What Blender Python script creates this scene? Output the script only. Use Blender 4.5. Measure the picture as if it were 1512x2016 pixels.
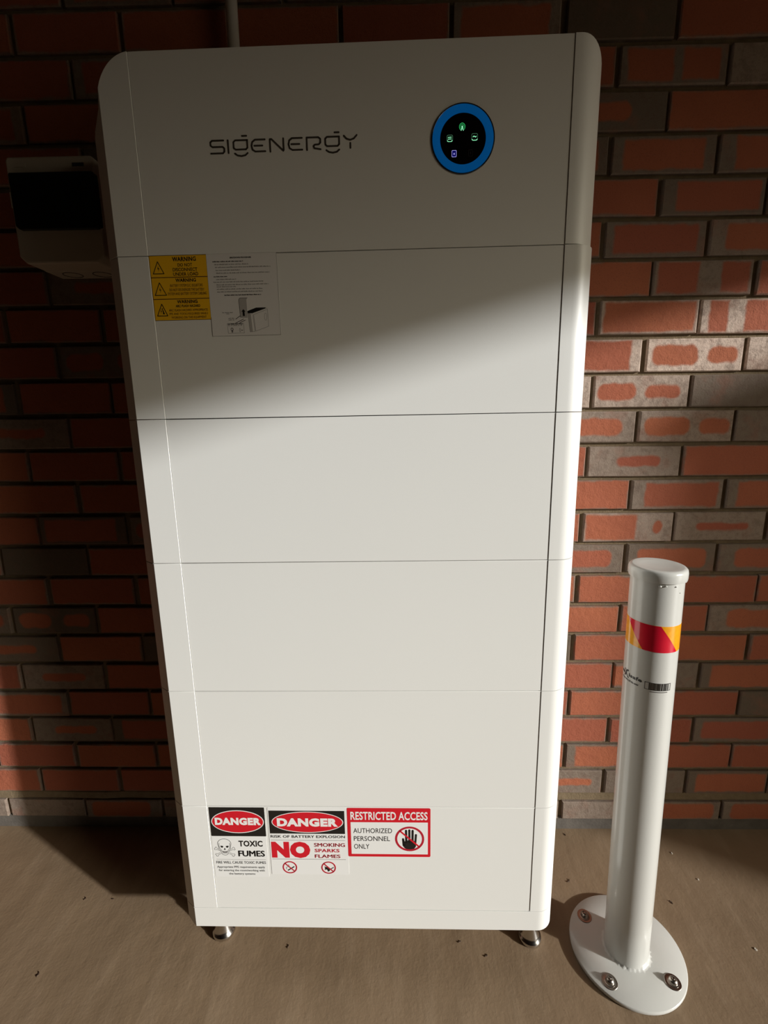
import bpy, bmesh, math, random
from mathutils import Vector, Matrix, Euler

for o in list(bpy.data.objects):
    bpy.data.objects.remove(o, do_unlink=True)
SC = bpy.context.scene
COL = SC.collection
random.seed(7)

# ------------------------------------------------------------------ camera
FLOOR_SHIFT = 0.018
CAM_LOC = (-0.61543556, -1.20413682, 1.21993744 + FLOOR_SHIFT)
CAM_ROT = (1.36490165, 0.01100476, 0.01601518)
F_PX = 924.36513
cam_data = bpy.data.cameras.new('camera')
cam = bpy.data.objects.new('camera', cam_data)
COL.objects.link(cam)
cam.location = CAM_LOC
cam.rotation_euler = CAM_ROT
cam_data.sensor_fit = 'VERTICAL'
cam_data.sensor_height = 36.0
cam_data.lens = F_PX / 2016.0 * 36.0
cam_data.clip_start = 0.01
SC.camera = cam

# ------------------------------------------------------------------ world, sun, exposure
SC.view_settings.view_transform = 'Standard'
SC.view_settings.look = 'None'
SC.view_settings.gamma = 1.0
SC.view_settings.use_curve_mapping = False
SC.view_settings.exposure = 0.0
world = bpy.data.worlds.new('world')
SC.world = world
world.use_nodes = True
bg = world.node_tree.nodes['Background']
bg.inputs['Color'].default_value = (1.0, 0.83, 0.48, 1)
bg.inputs['Strength'].default_value = 0.62

SUN_AZ = (0.888, -0.460)      # horizontal direction towards the sun
SUN_TAN = 0.320               # tangent of its elevation
sun_data = bpy.data.lights.new('sun', 'SUN')
sun_data.energy = 4.7
sun_data.angle = math.radians(1.5)
sun_data.color = (0.985, 0.99, 0.985)
sun = bpy.data.objects.new('sun', sun_data)
COL.objects.link(sun)
sun.rotation_euler = Vector((-SUN_AZ[0], -SUN_AZ[1], -SUN_TAN)).to_track_quat('-Z', 'Y').to_euler()
sun.location = (6, -4, 5)
wide_sun_data = bpy.data.lights.new('added_wide_sun', 'SUN')      # added second sun, wide, to lift the shaded front and soften shadow edges
wide_sun_data.energy = 1.45
wide_sun_data.angle = math.radians(17.0)
wide_sun_data.color = (1.0, 0.91, 0.72)
wide_sun = bpy.data.objects.new('added_wide_sun', wide_sun_data)
COL.objects.link(wide_sun)
wide_sun.rotation_euler = sun.rotation_euler
wide_sun.location = (6, -4, 5.3)

# ------------------------------------------------------------------ material helpers
def new_mat(name):
    m = bpy.data.materials.new(name)
    m.use_nodes = True
    nt = m.node_tree
    b = nt.nodes['Principled BSDF']
    return m, nt, b


def plain(name, col, rough=0.5, metal=0.0, bump=0.0, bscale=300.0, spec=0.5, vary=0.0, vscale=4.0, emit=None, estr=0.0, coat=0.0):
    m, nt, b = new_mat(name)
    b.inputs['Base Color'].default_value = (*col, 1)
    b.inputs['Roughness'].default_value = rough
    b.inputs['Metallic'].default_value = metal
    b.inputs['Specular IOR Level'].default_value = spec
    b.inputs['Coat Weight'].default_value = coat
    tc = nt.nodes.new('ShaderNodeTexCoord')
    if vary > 0:
        n = nt.nodes.new('ShaderNodeTexNoise')
        n.inputs['Scale'].default_value = vscale
        n.inputs['Detail'].default_value = 4
        nt.links.new(tc.outputs['Object'], n.inputs['Vector'])
        mx = nt.nodes.new('ShaderNodeMix')
        mx.data_type = 'RGBA'
        mx.inputs[6].default_value = (*[c * (1 - vary) for c in col], 1)
        mx.inputs[7].default_value = (*[min(1, c * (1 + vary)) for c in col], 1)
        nt.links.new(n.outputs['Fac'], mx.inputs[0])
        nt.links.new(mx.outputs[2], b.inputs['Base Color'])
    if bump > 0:
        n = nt.nodes.new('ShaderNodeTexNoise')
        n.inputs['Scale'].default_value = bscale
        n.inputs['Detail'].default_value = 3
        nt.links.new(tc.outputs['Object'], n.inputs['Vector'])
        bp = nt.nodes.new('ShaderNodeBump')
        bp.inputs['Strength'].default_value = bump
        bp.inputs['Distance'].default_value = 0.001
        nt.links.new(n.outputs['Fac'], bp.inputs['Height'])
        nt.links.new(bp.outputs['Normal'], b.inputs['Normal'])
    if emit:
        b.inputs['Emission Color'].default_value = (*emit, 1)
        b.inputs['Emission Strength'].default_value = estr
    return m


class N:
    """tiny node-graph helper"""
    def __init__(s, nt):
        s.nt = nt

    def math(s, op, a, b=None, c=None, clamp=False):
        n = s.nt.nodes.new('ShaderNodeMath')
        n.operation = op
        n.use_clamp = clamp
        for i, v in enumerate((a, b, c)):
            if v is None:
                continue
            if isinstance(v, (int, float)):
                n.inputs[i].default_value = v
            else:
                s.nt.links.new(v, n.inputs[i])
        return n.outputs[0]

    def mix(s, f, a, b):
        n = s.nt.nodes.new('ShaderNodeMix')
        n.data_type = 'RGBA'
        for i, v in ((0, f), (6, a), (7, b)):
            if isinstance(v, (int, float)):
                n.inputs[i].default_value = v
            elif isinstance(v, tuple):
                n.inputs[i].default_value = (*v, 1)
            else:
                s.nt.links.new(v, n.inputs[i])
        return n.outputs[2]

    def noise(s, vec, scale, detail=3, rough=0.5):
        n = s.nt.nodes.new('ShaderNodeTexNoise')
        n.inputs['Scale'].default_value = scale
        n.inputs['Detail'].default_value = detail
        n.inputs['Roughness'].default_value = rough
        s.nt.links.new(vec, n.inputs['Vector'])
        return n.outputs['Fac']

    def sep(s, v):
        n = s.nt.nodes.new('ShaderNodeSeparateXYZ')
        s.nt.links.new(v, n.inputs[0])
        return n.outputs

    def smooth(s, v, lo, hi):
        n = s.nt.nodes.new('ShaderNodeMapRange')
        n.interpolation_type = 'SMOOTHSTEP'
        s.nt.links.new(v, n.inputs[0])
        n.inputs[1].default_value = lo
        n.inputs[2].default_value = hi
        n.inputs[3].default_value = 0
        n.inputs[4].default_value = 1
        return n.outputs[0]

    def attr(s, name):
        n = s.nt.nodes.new('ShaderNodeAttribute')
        n.attribute_type = 'OBJECT'
        n.attribute_name = name
        return n

    def add(s, v, w):
        n = s.nt.nodes.new('ShaderNodeVectorMath')
        n.operation = 'ADD'
        s.nt.links.new(v, n.inputs[0])
        s.nt.links.new(w, n.inputs[1])
        return n.outputs[0]


# ---- brick: red fired patches on ash-grey flashed faces, patches given per brick
def brick_material():
    m, nt, b = new_mat('fired_brick')
    g = N(nt)
    tc = nt.nodes.new('ShaderNodeTexCoord')
    info = nt.nodes.new('ShaderNodeObjectInfo')
    rnd = info.outputs['Random']
    comb = nt.nodes.new('ShaderNodeCombineXYZ')
    off = g.math('MULTIPLY', rnd, 37.0)
    for i in range(3):
        nt.links.new(off, comb.inputs[i])
    vec = g.add(tc.outputs['Object'], comb.outputs[0])
    P = g.sep(tc.outputs['Object'])
    wob = g.math('MULTIPLY', g.math('SUBTRACT', g.noise(vec, 28, 4), 0.5), 0.014)

    def mark(name):
        a = g.attr(name)
        S = g.sep(a.outputs['Vector'])
        dx = g.math('SUBTRACT', g.math('ABSOLUTE', g.math('SUBTRACT', P[0], S[0])), S[1])
        dz = g.math('SUBTRACT', g.math('ABSOLUTE', P[2]), S[2])
        r = g.math('ADD', g.math('MULTIPLY', g.math('MULTIPLY', S[2], 0.75), g.math('SUBTRACT', 1.0, g.smooth(S[2], 0.022, 0.031))), 0.003)
        qx = g.math('MAXIMUM', g.math('ADD', dx, r), 0.0)
        qz = g.math('MAXIMUM', g.math('ADD', dz, r), 0.0)
        L = g.math('SQRT', g.math('ADD', g.math('MULTIPLY', qx, qx), g.math('MULTIPLY', qz, qz)))
        inn = g.math('MINIMUM', g.math('MAXIMUM', g.math('ADD', dx, r), g.math('ADD', dz, r)), 0.0)
        d = g.math('ADD', g.math('ADD', g.math('SUBTRACT', L, r), inn), wob)
        on = g.math('GREATER_THAN', S[1], 0.001)
        return g.math('MULTIPLY', g.math('SUBTRACT', 1.0, g.smooth(d, -0.0045, 0.004)), on)

    mk = g.math('MAXIMUM', mark('mark_one'), mark('mark_two'))
    red = g.mix(rnd, (0.46, 0.150, 0.070), (0.36, 0.102, 0.060))
    red = g.mix(g.math('MULTIPLY', g.noise(vec, 9, 5), 0.8), red, (0.29, 0.085, 0.050))
    ashv = g.attr('ash').outputs['Fac']
    ash = g.mix(ashv, (0.105, 0.082, 0.058), (0.62, 0.48, 0.39))
    ash = g.mix(g.smooth(g.noise(vec, 60, 5, 0.7), 0.42, 0.66), ash, g.mix(0.5, ash, (0.16, 0.11, 0.085)))
    ash = g.mix(g.smooth(g.noise(vec, 14, 4, 0.6), 0.5, 0.75), ash, g.mix(0.45, ash, (0.28, 0.12, 0.08)))
    colr = g.mix(mk, ash, red)
    fine = g.noise(vec, 420, 4, 0.7)
    colr = g.mix(g.math('MULTIPLY', g.smooth(fine, 0.52, 0.72), 0.45), colr, (0.09, 0.045, 0.03))
    nt.links.new(colr, b.inputs['Base Color'])
    b.inputs['Roughness'].default_value = 0.9
    b.inputs['Specular IOR Level'].default_value = 0.25
    h = g.math('ADD', g.math('MULTIPLY', g.noise(vec, 260, 4, 0.65), 0.5), g.math('MULTIPLY', g.noise(vec, 70, 3), 0.8))
    bp = nt.nodes.new('ShaderNodeBump')
    bp.inputs['Strength'].default_value = 0.9
    bp.inputs['Distance'].default_value = 0.0022
    nt.links.new(h, bp.inputs['Height'])
    nt.links.new(bp.outputs['Normal'], b.inputs['Normal'])
    return m


def mortar_material():
    m, nt, b = new_mat('mortar')
    g = N(nt)
    tc = nt.nodes.new('ShaderNodeTexCoord')
    v = tc.outputs['Object']
    c = g.mix(g.noise(v, 40, 5, 0.65), (0.14, 0.105, 0.062), (0.27, 0.20, 0.125))
    nt.links.new(c, b.inputs['Base Color'])
    b.inputs['Roughness'].default_value = 0.95
    b.inputs['Specular IOR Level'].default_value = 0.15
    bp = nt.nodes.new('ShaderNodeBump')
    bp.inputs['Strength'].default_value = 0.8
    bp.inputs['Distance'].default_value = 0.003
    nt.links.new(g.noise(v, 180, 5, 0.7), bp.inputs['Height'])
    nt.links.new(bp.outputs['Normal'], b.inputs['Normal'])
    return m


def floor_material():
    m, nt, b = new_mat('trowelled_concrete')
    g = N(nt)
    tc = nt.nodes.new('ShaderNodeTexCoord')
    v = tc.outputs['Object']
    mp = nt.nodes.new('ShaderNodeMapping')
    mp.inputs['Scale'].default_value = (1.0, 0.22, 1.0)
    mp.inputs['Rotation'].default_value = (0, 0, 0.35)
    nt.links.new(v, mp.inputs[0])
    streak = g.noise(mp.outputs[0], 22, 5, 0.6)
    cloud = g.noise(v, 3.2, 5, 0.6)
    c = g.mix(cloud, (0.165, 0.112, 0.066), (0.295, 0.205, 0.125))
    c = g.mix(g.math('MULTIPLY', g.smooth(streak, 0.45, 0.75), 0.35), c, (0.34, 0.25, 0.165))
    c = g.mix(g.math('MULTIPLY', g.smooth(g.noise(v, 90, 4, 0.7), 0.6, 0.75), 0.4), c, (0.12, 0.08, 0.05))
    nt.links.new(c, b.inputs['Base Color'])
    nt.links.new(g.math('MULTIPLY_ADD', cloud, 0.3, 0.42), b.inputs['Roughness'])
    b.inputs['Specular IOR Level'].default_value = 0.35
    h = g.math('ADD', g.math('MULTIPLY', g.noise(v, 160, 4, 0.6), 0.25), g.math('ADD', g.math('MULTIPLY', streak, 0.5), g.math('MULTIPLY', g.noise(v, 12, 3), 1.2)))
    bp = nt.nodes.new('ShaderNodeBump')
    bp.inputs['Strength'].default_value = 0.8
    bp.inputs['Distance'].default_value = 0.0025
    nt.links.new(h, bp.inputs['Height'])
    nt.links.new(bp.outputs['Normal'], b.inputs['Normal'])
    return m


M = {
    'brick': brick_material(),
    'mortar': mortar_material(),
    'floor': floor_material(),
    'brick_far': plain('brick_far', (0.26, 0.085, 0.055), 0.9, bump=0.5, bscale=200, vary=0.3, vscale=5),
    'strip': plain('joint_strip', (0.11, 0.095, 0.08), 0.9, bump=0.8, bscale=150, vary=0.4, vscale=30),
    'ceiling': plain('ceiling_board', (0.16, 0.13, 0.10), 0.9, vary=0.05),
    'render_wall': plain('brown_wall', (0.11, 0.06, 0.04), 0.9, vary=0.15, bump=0.3, bscale=60),
    'timber': plain('timber_beam', (0.30, 0.22, 0.14), 0.7, vary=0.2, vscale=8, bump=0.3, bscale=80),
    'white': plain('powder_coat_white', (0.77, 0.765, 0.73), 0.42, bump=0.10, bscale=900, vary=0.012, vscale=5),
    'white_body': plain('body_white', (0.62, 0.61, 0.58), 0.5),
    'gap': plain('shadow_gap', (0.12, 0.115, 0.11), 0.7),
    'logo': plain('logo_grey', (0.055, 0.045, 0.035), 0.5),
    'chrome': plain('steel', (0.62, 0.60, 0.57), 0.18, metal=1.0, bump=0.05, bscale=200),
    'bolt': plain('bolt_zinc', (0.42, 0.38, 0.34), 0.3, metal=1.0, bump=0.2, bscale=300),
    'enamel': plain('enamel_white', (0.58, 0.575, 0.54), 0.22, bump=0.10, bscale=120, coat=0.25, vary=0.015, vscale=10),
    'st_white': plain('sticker_white', (0.80, 0.795, 0.77), 0.35),
    'st_paper': plain('sheet_white', (0.74, 0.72, 0.70), 0.5),
    'black': plain('print_black', (0.012, 0.011, 0.010), 0.4),
    'grey_ink': plain('print_grey', (0.20, 0.19, 0.18), 0.5),
    'light_ink': plain('print_light_grey', (0.42, 0.40, 0.38), 0.5),
    'red': plain('print_red', (0.60, 0.010, 0.022), 0.35),
    'dark_red': plain('print_dark_red', (0.44, 0.012, 0.03), 0.4),
    'yellow': plain('label_yellow', (0.86, 0.47, 0.012), 0.4),
    'brown_ink': plain('print_brown', (0.10, 0.035, 0.012), 0.5),
    'tape_red': plain('tape_red', (0.62, 0.008, 0.03), 0.18, coat=0.5, vary=0.1, vscale=60),
    'tape_yellow': plain('tape_yellow', (0.90, 0.36, 0.015), 0.2, coat=0.5, vary=0.22, vscale=130),
    'ring': plain('lit_ring_blue', (0.004, 0.09, 0.30), 0.13, emit=(0.0, 0.16, 0.55), estr=0.24, coat=0.6),
    'rim': plain('ring_rim', (0.01, 0.02, 0.035), 0.15, coat=0.5),
    'glass_black': plain('display_glass', (0.002, 0.002, 0.003), 0.12, spec=0.3),
    'led_green': plain('led_green', (0.02, 0.2, 0.06), 0.5, emit=(0.05, 0.85, 0.22), estr=0.75),
    'led_mint': plain('led_mint', (0.1, 0.2, 0.15), 0.5, emit=(0.30, 0.95, 0.52), estr=0.9),
    'led_dim': plain('led_dim_green', (0.05, 0.08, 0.06), 0.5, emit=(0.10, 0.30, 0.16), estr=0.55),
    'led_blue': plain('led_violet', (0.2, 0.2, 0.3), 0.5, emit=(0.45, 0.42, 0.95), estr=0.8),
    'led_navy': plain('led_navy', (0.0, 0.0, 0.05), 0.5, emit=(0.0, 0.0, 0.20), estr=0.4),
    'led_off': plain('icon_off', (0.03, 0.03, 0.03), 0.5),
    'pvc': plain('conduit_grey', (0.66, 0.64, 0.59), 0.45),
    'box_grey': plain('enclosure_plastic', (0.50, 0.46, 0.38), 0.5, bump=0.05),
    'smoked': plain('smoked_window', (0.004, 0.006, 0.006), 0.18),
    'leaf': plain('dry_leaf', (0.06, 0.035, 0.02), 0.8),
    'grit': plain('pale_grit', (0.55, 0.5, 0.42), 0.8),
    'fridge': plain('fridge_white', (0.55, 0.54, 0.52), 0.35),
    'dark_plastic': plain('dark_plastic', (0.03, 0.03, 0.03), 0.5),
}

# ------------------------------------------------------------------ object helpers
def link(name, me, mat=None, parent=None, loc=(0, 0, 0), rot=None):
    o = bpy.data.objects.new(name, me)
    COL.objects.link(o)
    if mat is not None and me is not None:
        me.materials.clear()
        me.materials.append(mat)
    if parent is not None:
        o.parent = parent
    o.location = loc
    if rot:
        o.rotation_euler = rot
    return o


def obj(name, bm, mat=None, parent=None, loc=(0, 0, 0), rot=None, smooth=False, bevel=0.0, seg=2, ang=35):
    me = bpy.data.meshes.new(name)
    bmesh.ops.recalc_face_normals(bm, faces=bm.faces)
    bm.to_mesh(me)
    bm.free()
    o = link(name, me, mat, parent, loc, rot)
    if smooth:
        for p in me.polygons:
            p.use_smooth = True
        try:
            me.set_sharp_from_angle(angle=math.radians(ang))
        except Exception:
            pass
    if bevel > 0:
        md = o.modifiers.new('edge', 'BEVEL')
        md.width = bevel
        md.segments = seg
        md.limit_method = 'ANGLE'
        md.angle_limit = math.radians(ang)
        md.harden_normals = False
    return o


def empty(name, loc, label, cat, rot=(0, 0, 0), group=None):
    o = bpy.data.objects.new(name, None)
    COL.objects.link(o)
    o.location = loc
    o.rotation_euler = rot
    o.empty_display_size = 0.05
    o['label'] = label
    o['category'] = cat
    if group:
        o['group'] = group
    return o


def tag(o, label, cat, group=None):
    o['label'] = label
    o['category'] = cat
    if group:
        o['group'] = group
    return o


def struct(o):
    o['kind'] = 'structure'
    return o


def box(bm, a, b):
    x0, y0, z0 = a
    x1, y1, z1 = b
    v = [bm.verts.new(p) for p in ((x0, y0, z0), (x1, y0, z0), (x1, y1, z0), (x0, y1, z0), (x0, y0, z1), (x1, y0, z1), (x1, y1, z1), (x0, y1, z1))]
    for f in ((0, 1, 2, 3), (4, 5, 6, 7), (0, 1, 5, 4), (1, 2, 6, 5), (2, 3, 7, 6), (3, 0, 4, 7)):
        bm.faces.new([v[i] for i in f])
    return bm


def BM():
    return bmesh.new()


def poly_xz(bm, pts, y0, y1):
    """extrude a polygon given in x,z along y"""
    a = [bm.verts.new((x, y0, z)) for x, z in pts]
    b = [bm.verts.new((x, y1, z)) for x, z in pts]
    bm.faces.new(a)
    bm.faces.new(b)
    n = len(pts)
    for i in range(n):
        bm.faces.new((a[i], a[(i + 1) % n], b[(i + 1) % n], b[i]))
    return bm


def circ(cx, cz, rx, rz=None, n=32, a0=0.0, a1=2 * math.pi, end=False):
    rz = rx if rz is None else rz
    k = n + 1 if end else n
    return [(cx + rx * math.cos(a0 + (a1 - a0) * i / n), cz + rz * math.sin(a0 + (a1 - a0) * i / n)) for i in range(k)]


def ring_xz(bm, cx, cz, ro, ri, y0, y1, n=40):
    o, i_ = circ(cx, cz, ro, n=n), circ(cx, cz, ri, n=n)
    V = [[bm.verts.new((x, y, z)) for x, z in L] for L, y in ((o, y0), (i_, y0), (o, y1), (i_, y1))]
    for k in range(n):
        j = (k + 1) % n
        bm.faces.new((V[0][k], V[0][j], V[1][j], V[1][k]))
        bm.faces.new((V[2][k], V[2][j], V[3][j], V[3][k]))
        bm.faces.new((V[0][k], V[0][j], V[2][j], V[2][k]))
        bm.faces.new((V[1][k], V[1][j], V[3][j], V[3][k]))
    return bm


def stroke(bm, pts, w, y0, y1, closed=False):
    """thick polyline in the x,z plane with round joints"""
    seq = list(pts) + ([pts[0]] if closed else [])
    for (xa, za), (xb, zb) in zip(seq, seq[1:]):
        dx, dz = xb - xa, zb - za
        L = math.hypot(dx, dz)
        if L < 1e-9:
            continue
        nx, nz = -dz / L * w / 2, dx / L * w / 2
        poly_xz(bm, [(xa + nx, za + nz), (xb + nx, zb + nz), (xb - nx, zb - nz), (xa - nx, za - nz)], y0, y1)
    for x, z in pts:
        poly_xz(bm, circ(x, z, w / 2, n=10), y0 + 1e-6, y1)
    return bm


def lathe(bm, prof, n=32, axis='z', close=True):
    rows = []
    for r, h in prof:
        row = []
        for i in range(n):
            a = 2 * math.pi * i / n
            c, s = r * math.cos(a), r * math.sin(a)
            row.append(bm.verts.new((c, s, h) if axis == 'z' else (c, h, s)))
        rows.append(row)
    for A, B in zip(rows, rows[1:]):
        for i in range(n):
            j = (i + 1) % n
            bm.faces.new((A[i], A[j], B[j], B[i]))
    if close:
        bm.faces.new(rows[0])
        bm.faces.new(rows[-1])
    return bm


def tube(bm, p0, p1, r, n=20):
    d = Vector(p1) - Vector(p0)
    q = d.to_track_quat('Z', 'Y')
    A = [bm.verts.new(Vector(p0) + q @ Vector((r * math.cos(2 * math.pi * i / n), r * math.sin(2 * math.pi * i / n), 0))) for i in range(n)]
    B = [bm.verts.new(Vector(p1) + q @ Vector((r * math.cos(2 * math.pi * i / n), r * math.sin(2 * math.pi * i / n), 0))) for i in range(n)]
    for i in range(n):
        bm.faces.new((A[i], A[(i + 1) % n], B[(i + 1) % n], B[i]))
    bm.faces.new(A)
    bm.faces.new(B)
    return bm


_txt = {}


def text_mesh(body, bold, sx=1.0):
    """2-D outline of a word as flat polygons, normalised: x from 0 to 1, cap height 1"""
    key = (body, bold)
    if key in _txt:
        return _txt[key]
    cu = bpy.data.curves.new('word', 'FONT')
    cu.body = body
    cu.size = 1.0
    cu.offset = bold
    cu.space_character = 1.0 + bold * 1.6
    cu.extrude = 0.02
    cu.resolution_u = 3
    o = bpy.data.objects.new('word', cu)
    COL.objects.link(o)
    dg = bpy.context.evaluated_depsgraph_get()
    me = bpy.data.meshes.new_from_object(o.evaluated_get(dg))
    # reference letter for the cap height
    V = [(v.co.x, v.co.y, v.co.z) for v in me.vertices]
    F = [tuple(p.vertices) for p in me.polygons]
    bpy.data.objects.remove(o, do_unlink=True)
    bpy.data.curves.remove(cu)
    bpy.data.meshes.remove(me)
    x0 = min(v[0] for v in V)
    x1 = max(v[0] for v in V)
    cap = 0.69 + 2 * bold
    _txt[key] = ([((x - x0) / (x1 - x0), (y + bold) / cap, (1 if z > 0 else 0)) for x, y, z in V], F)
    return _txt[key]


def word(name, body, x0, x1, ztop, zbot, y, mat, parent, bold=0.02, t=0.0002, bend=None):
    """lettering filling the box x0..x1, zbot..ztop (cap height), facing -y"""
    shifts = [(0.0, 0.0)]
    if bold > 0 and ('M' in body or 'm' in body) and not bend:
        # the offset outline closes the notch of an M: thicken by overlaid copies instead
        k = bold * (ztop - zbot) * 1.1
        shifts = [(-k, 0.0), (0.0, k * 0.6), (0.0, -k * 0.6), (k, 0.0)]
        bold = 0.0
    V, F0 = text_mesh(body, bold)
    vv, F = [], []
    for sx, sz in shifts:
        n0 = len(vv)
        for x, h, e in V:
            px, pz, py = x0 + x * (x1 - x0) + sx, zbot + h * (ztop - zbot) + sz, y - (t if e else 0)
            vv.append(bend(px, py, pz) if bend else (px, py, pz))
        F += [tuple(i + n0 for i in f) for f in F0]
    me = bpy.data.meshes.new(name)
    me.from_pydata(vv, [], F)
    me.update()
    return link(name, me, mat, parent)


# ------------------------------------------------------------------ projection (only to decide which bricks the photo shows)
_R = Euler(CAM_ROT, 'XYZ').to_matrix().transposed()


def project(P):
    q = _R @ (Vector(P) - Vector(CAM_LOC))
    if q.z > -0.01:
        return None
    return 756 + F_PX * q.x / -q.z, 1008 - F_PX * q.y / -q.z


# ------------------------------------------------------------------ the setting
XR, XL, YF = 3.2, -3.3, -6.0
def roof_z(y):
    return 2.316 - 0.165 * y


o = struct(obj('floor', box(BM(), (XL - 0.3, YF - 0.3, -0.15), (10.0, 0.35, 0.0)), M['floor']))

mortar = struct(obj('wall_back', box(BM(), (XL, 0.0095, 0.03), (XR, 0.12, 2.75)), M['mortar']))
# mortar ledge over the bottom course, and the dark joint strip at the floor
bm = BM()
nseg = 90
prof = [(0.0, 0.104), (-0.0015, 0.1015), (0.001, 0.098)]
last = None
rr = random.Random(3)
for i in range(nseg + 1):
    x = XL + (XR - XL) * i / nseg
    j = rr.uniform(-0.0015, 0.0015)
    ring = [bm.verts.new(p) for p in ((x, 0.012, 0.130), (x, 0.004 + j, 0.124 + j), (x, 0.001 + j, 0.106 + j), (x, 0.012, 0.099))]
    if last:
        for a in range(3):
            bm.faces.new((last[a], last[a + 1], ring[a + 1], ring[a]))
    last = ring
obj('mortar_bed', bm, M['mortar'], mortar)
bm = BM()
last = None
for i in range(nseg + 1):
    x = XL + (XR - XL) * i / nseg
    j = rr.uniform(-0.001, 0.001)
    ring = [bm.verts.new(p) for p in ((x, 0.06, 0.040), (x, 0.006 + j, 0.040 + j), (x, 0.003 + j, 0.0), (x, 0.06, 0.0))]
    if last:
        for a in range(3):
            bm.faces.new((last[a], last[a + 1], ring[a + 1], ring[a]))
    last = ring
struct(obj('baseboard_back', bm, M['strip']))

struct(obj('wall_left', box(BM(), (XL - 0.12, YF, 0.0), (XL, 0.12, 3.75)), M['render_wall']))
struct(obj('wall_right', box(BM(), (XR - 0.12, YF, 0.0), (XR, -3.6, 3.75)), M['render_wall']))
struct(obj('wall_front', box(BM(), (XL - 0.12, YF - 0.12, 0.0), (XR, YF, 3.75)), M['render_wall']))
# sloping ceiling, with the edge beam over the open right-hand side
bm = BM()
v = [bm.verts.new(p) for p in ((XL, 0.12, roof_z(0.12) + 0.10), (XR + 0.05, 0.12, roof_z(0.12) + 0.10), (XR + 0.05, YF, roof_z(YF) + 0.10), (XL, YF, roof_z(YF) + 0.10))]
w = [bm.verts.new(p.co + Vector((0, 0, 0.08))) for p in v]
bm.faces.new(v)
bm.faces.new(w)
for i in range(4):
    bm.faces.new((v[i], v[(i + 1) % 4], w[(i + 1) % 4], w[i]))
struct(obj('ceiling', bm, M['ceiling']))
bm = BM()
v = [bm.verts.new(p) for p in ((XR - 0.045, 0.12, roof_z(0.12)), (XR, 0.12, roof_z(0.12)), (XR, YF, roof_z(YF)), (XR - 0.045, YF, roof_z(YF)))]
w = [bm.verts.new(p.co + Vector((0, 0, 0.12))) for p in v]
bm.faces.new(v)
bm.faces.new(w)
for i in range(4):
    bm.faces.new((v[i], v[(i + 1) % 4], w[(i + 1) % 4], w[i]))
struct(obj('trim_1', bm, M['timber']))

# ---- bricks of the back wall
def brick_mesh(h, seed):
    r = random.Random(seed)
    hx, hz = 0.115, h / 2
    bv = 0.0022
    j = lambda s=0.0009: r.uniform(-s, s)
    front = [(sx * (hx - bv) + j(), 0.0 + j(0.0004), sz * (hz - bv) + j()) for sx, sz in ((-1, -1), (0, -1), (1, -1), (1, 1), (0, 1), (-1, 1))]
    edge = [(sx * hx + j(0.0005), bv, sz * hz + j(0.0005)) for sx, sz in ((-1, -1), (0, -1), (1, -1), (1, 1), (0, 1), (-1, 1))]
    back = [(p[0], 0.016, p[2]) for p in edge]
    me = bpy.data.meshes.new('brick')
    V = front + edge + back
    F = [(0, 1, 4, 5), (1, 2, 3, 4)]
    for a, b_ in ((0, 6), (6, 12)):
        for i in range(6):
            k = (i + 1) % 6
            F.append((a + i, b_ + i, b_ + k, a + k))
    me.from_pydata(V, [], F)
    me.update()
    me.materials.append(M['brick'])
    return me


BR = [brick_mesh(0.076, s) for s in range(8)]
BR0 = [brick_mesh(0.060, 20 + s) for s in range(3)]
RX = 0.0  # columns counted from the fitted joint X = 0
NONE = (0.0, 0.0, 0.0)
FULL = (0.0, 0.1135, 0.0365)
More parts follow.
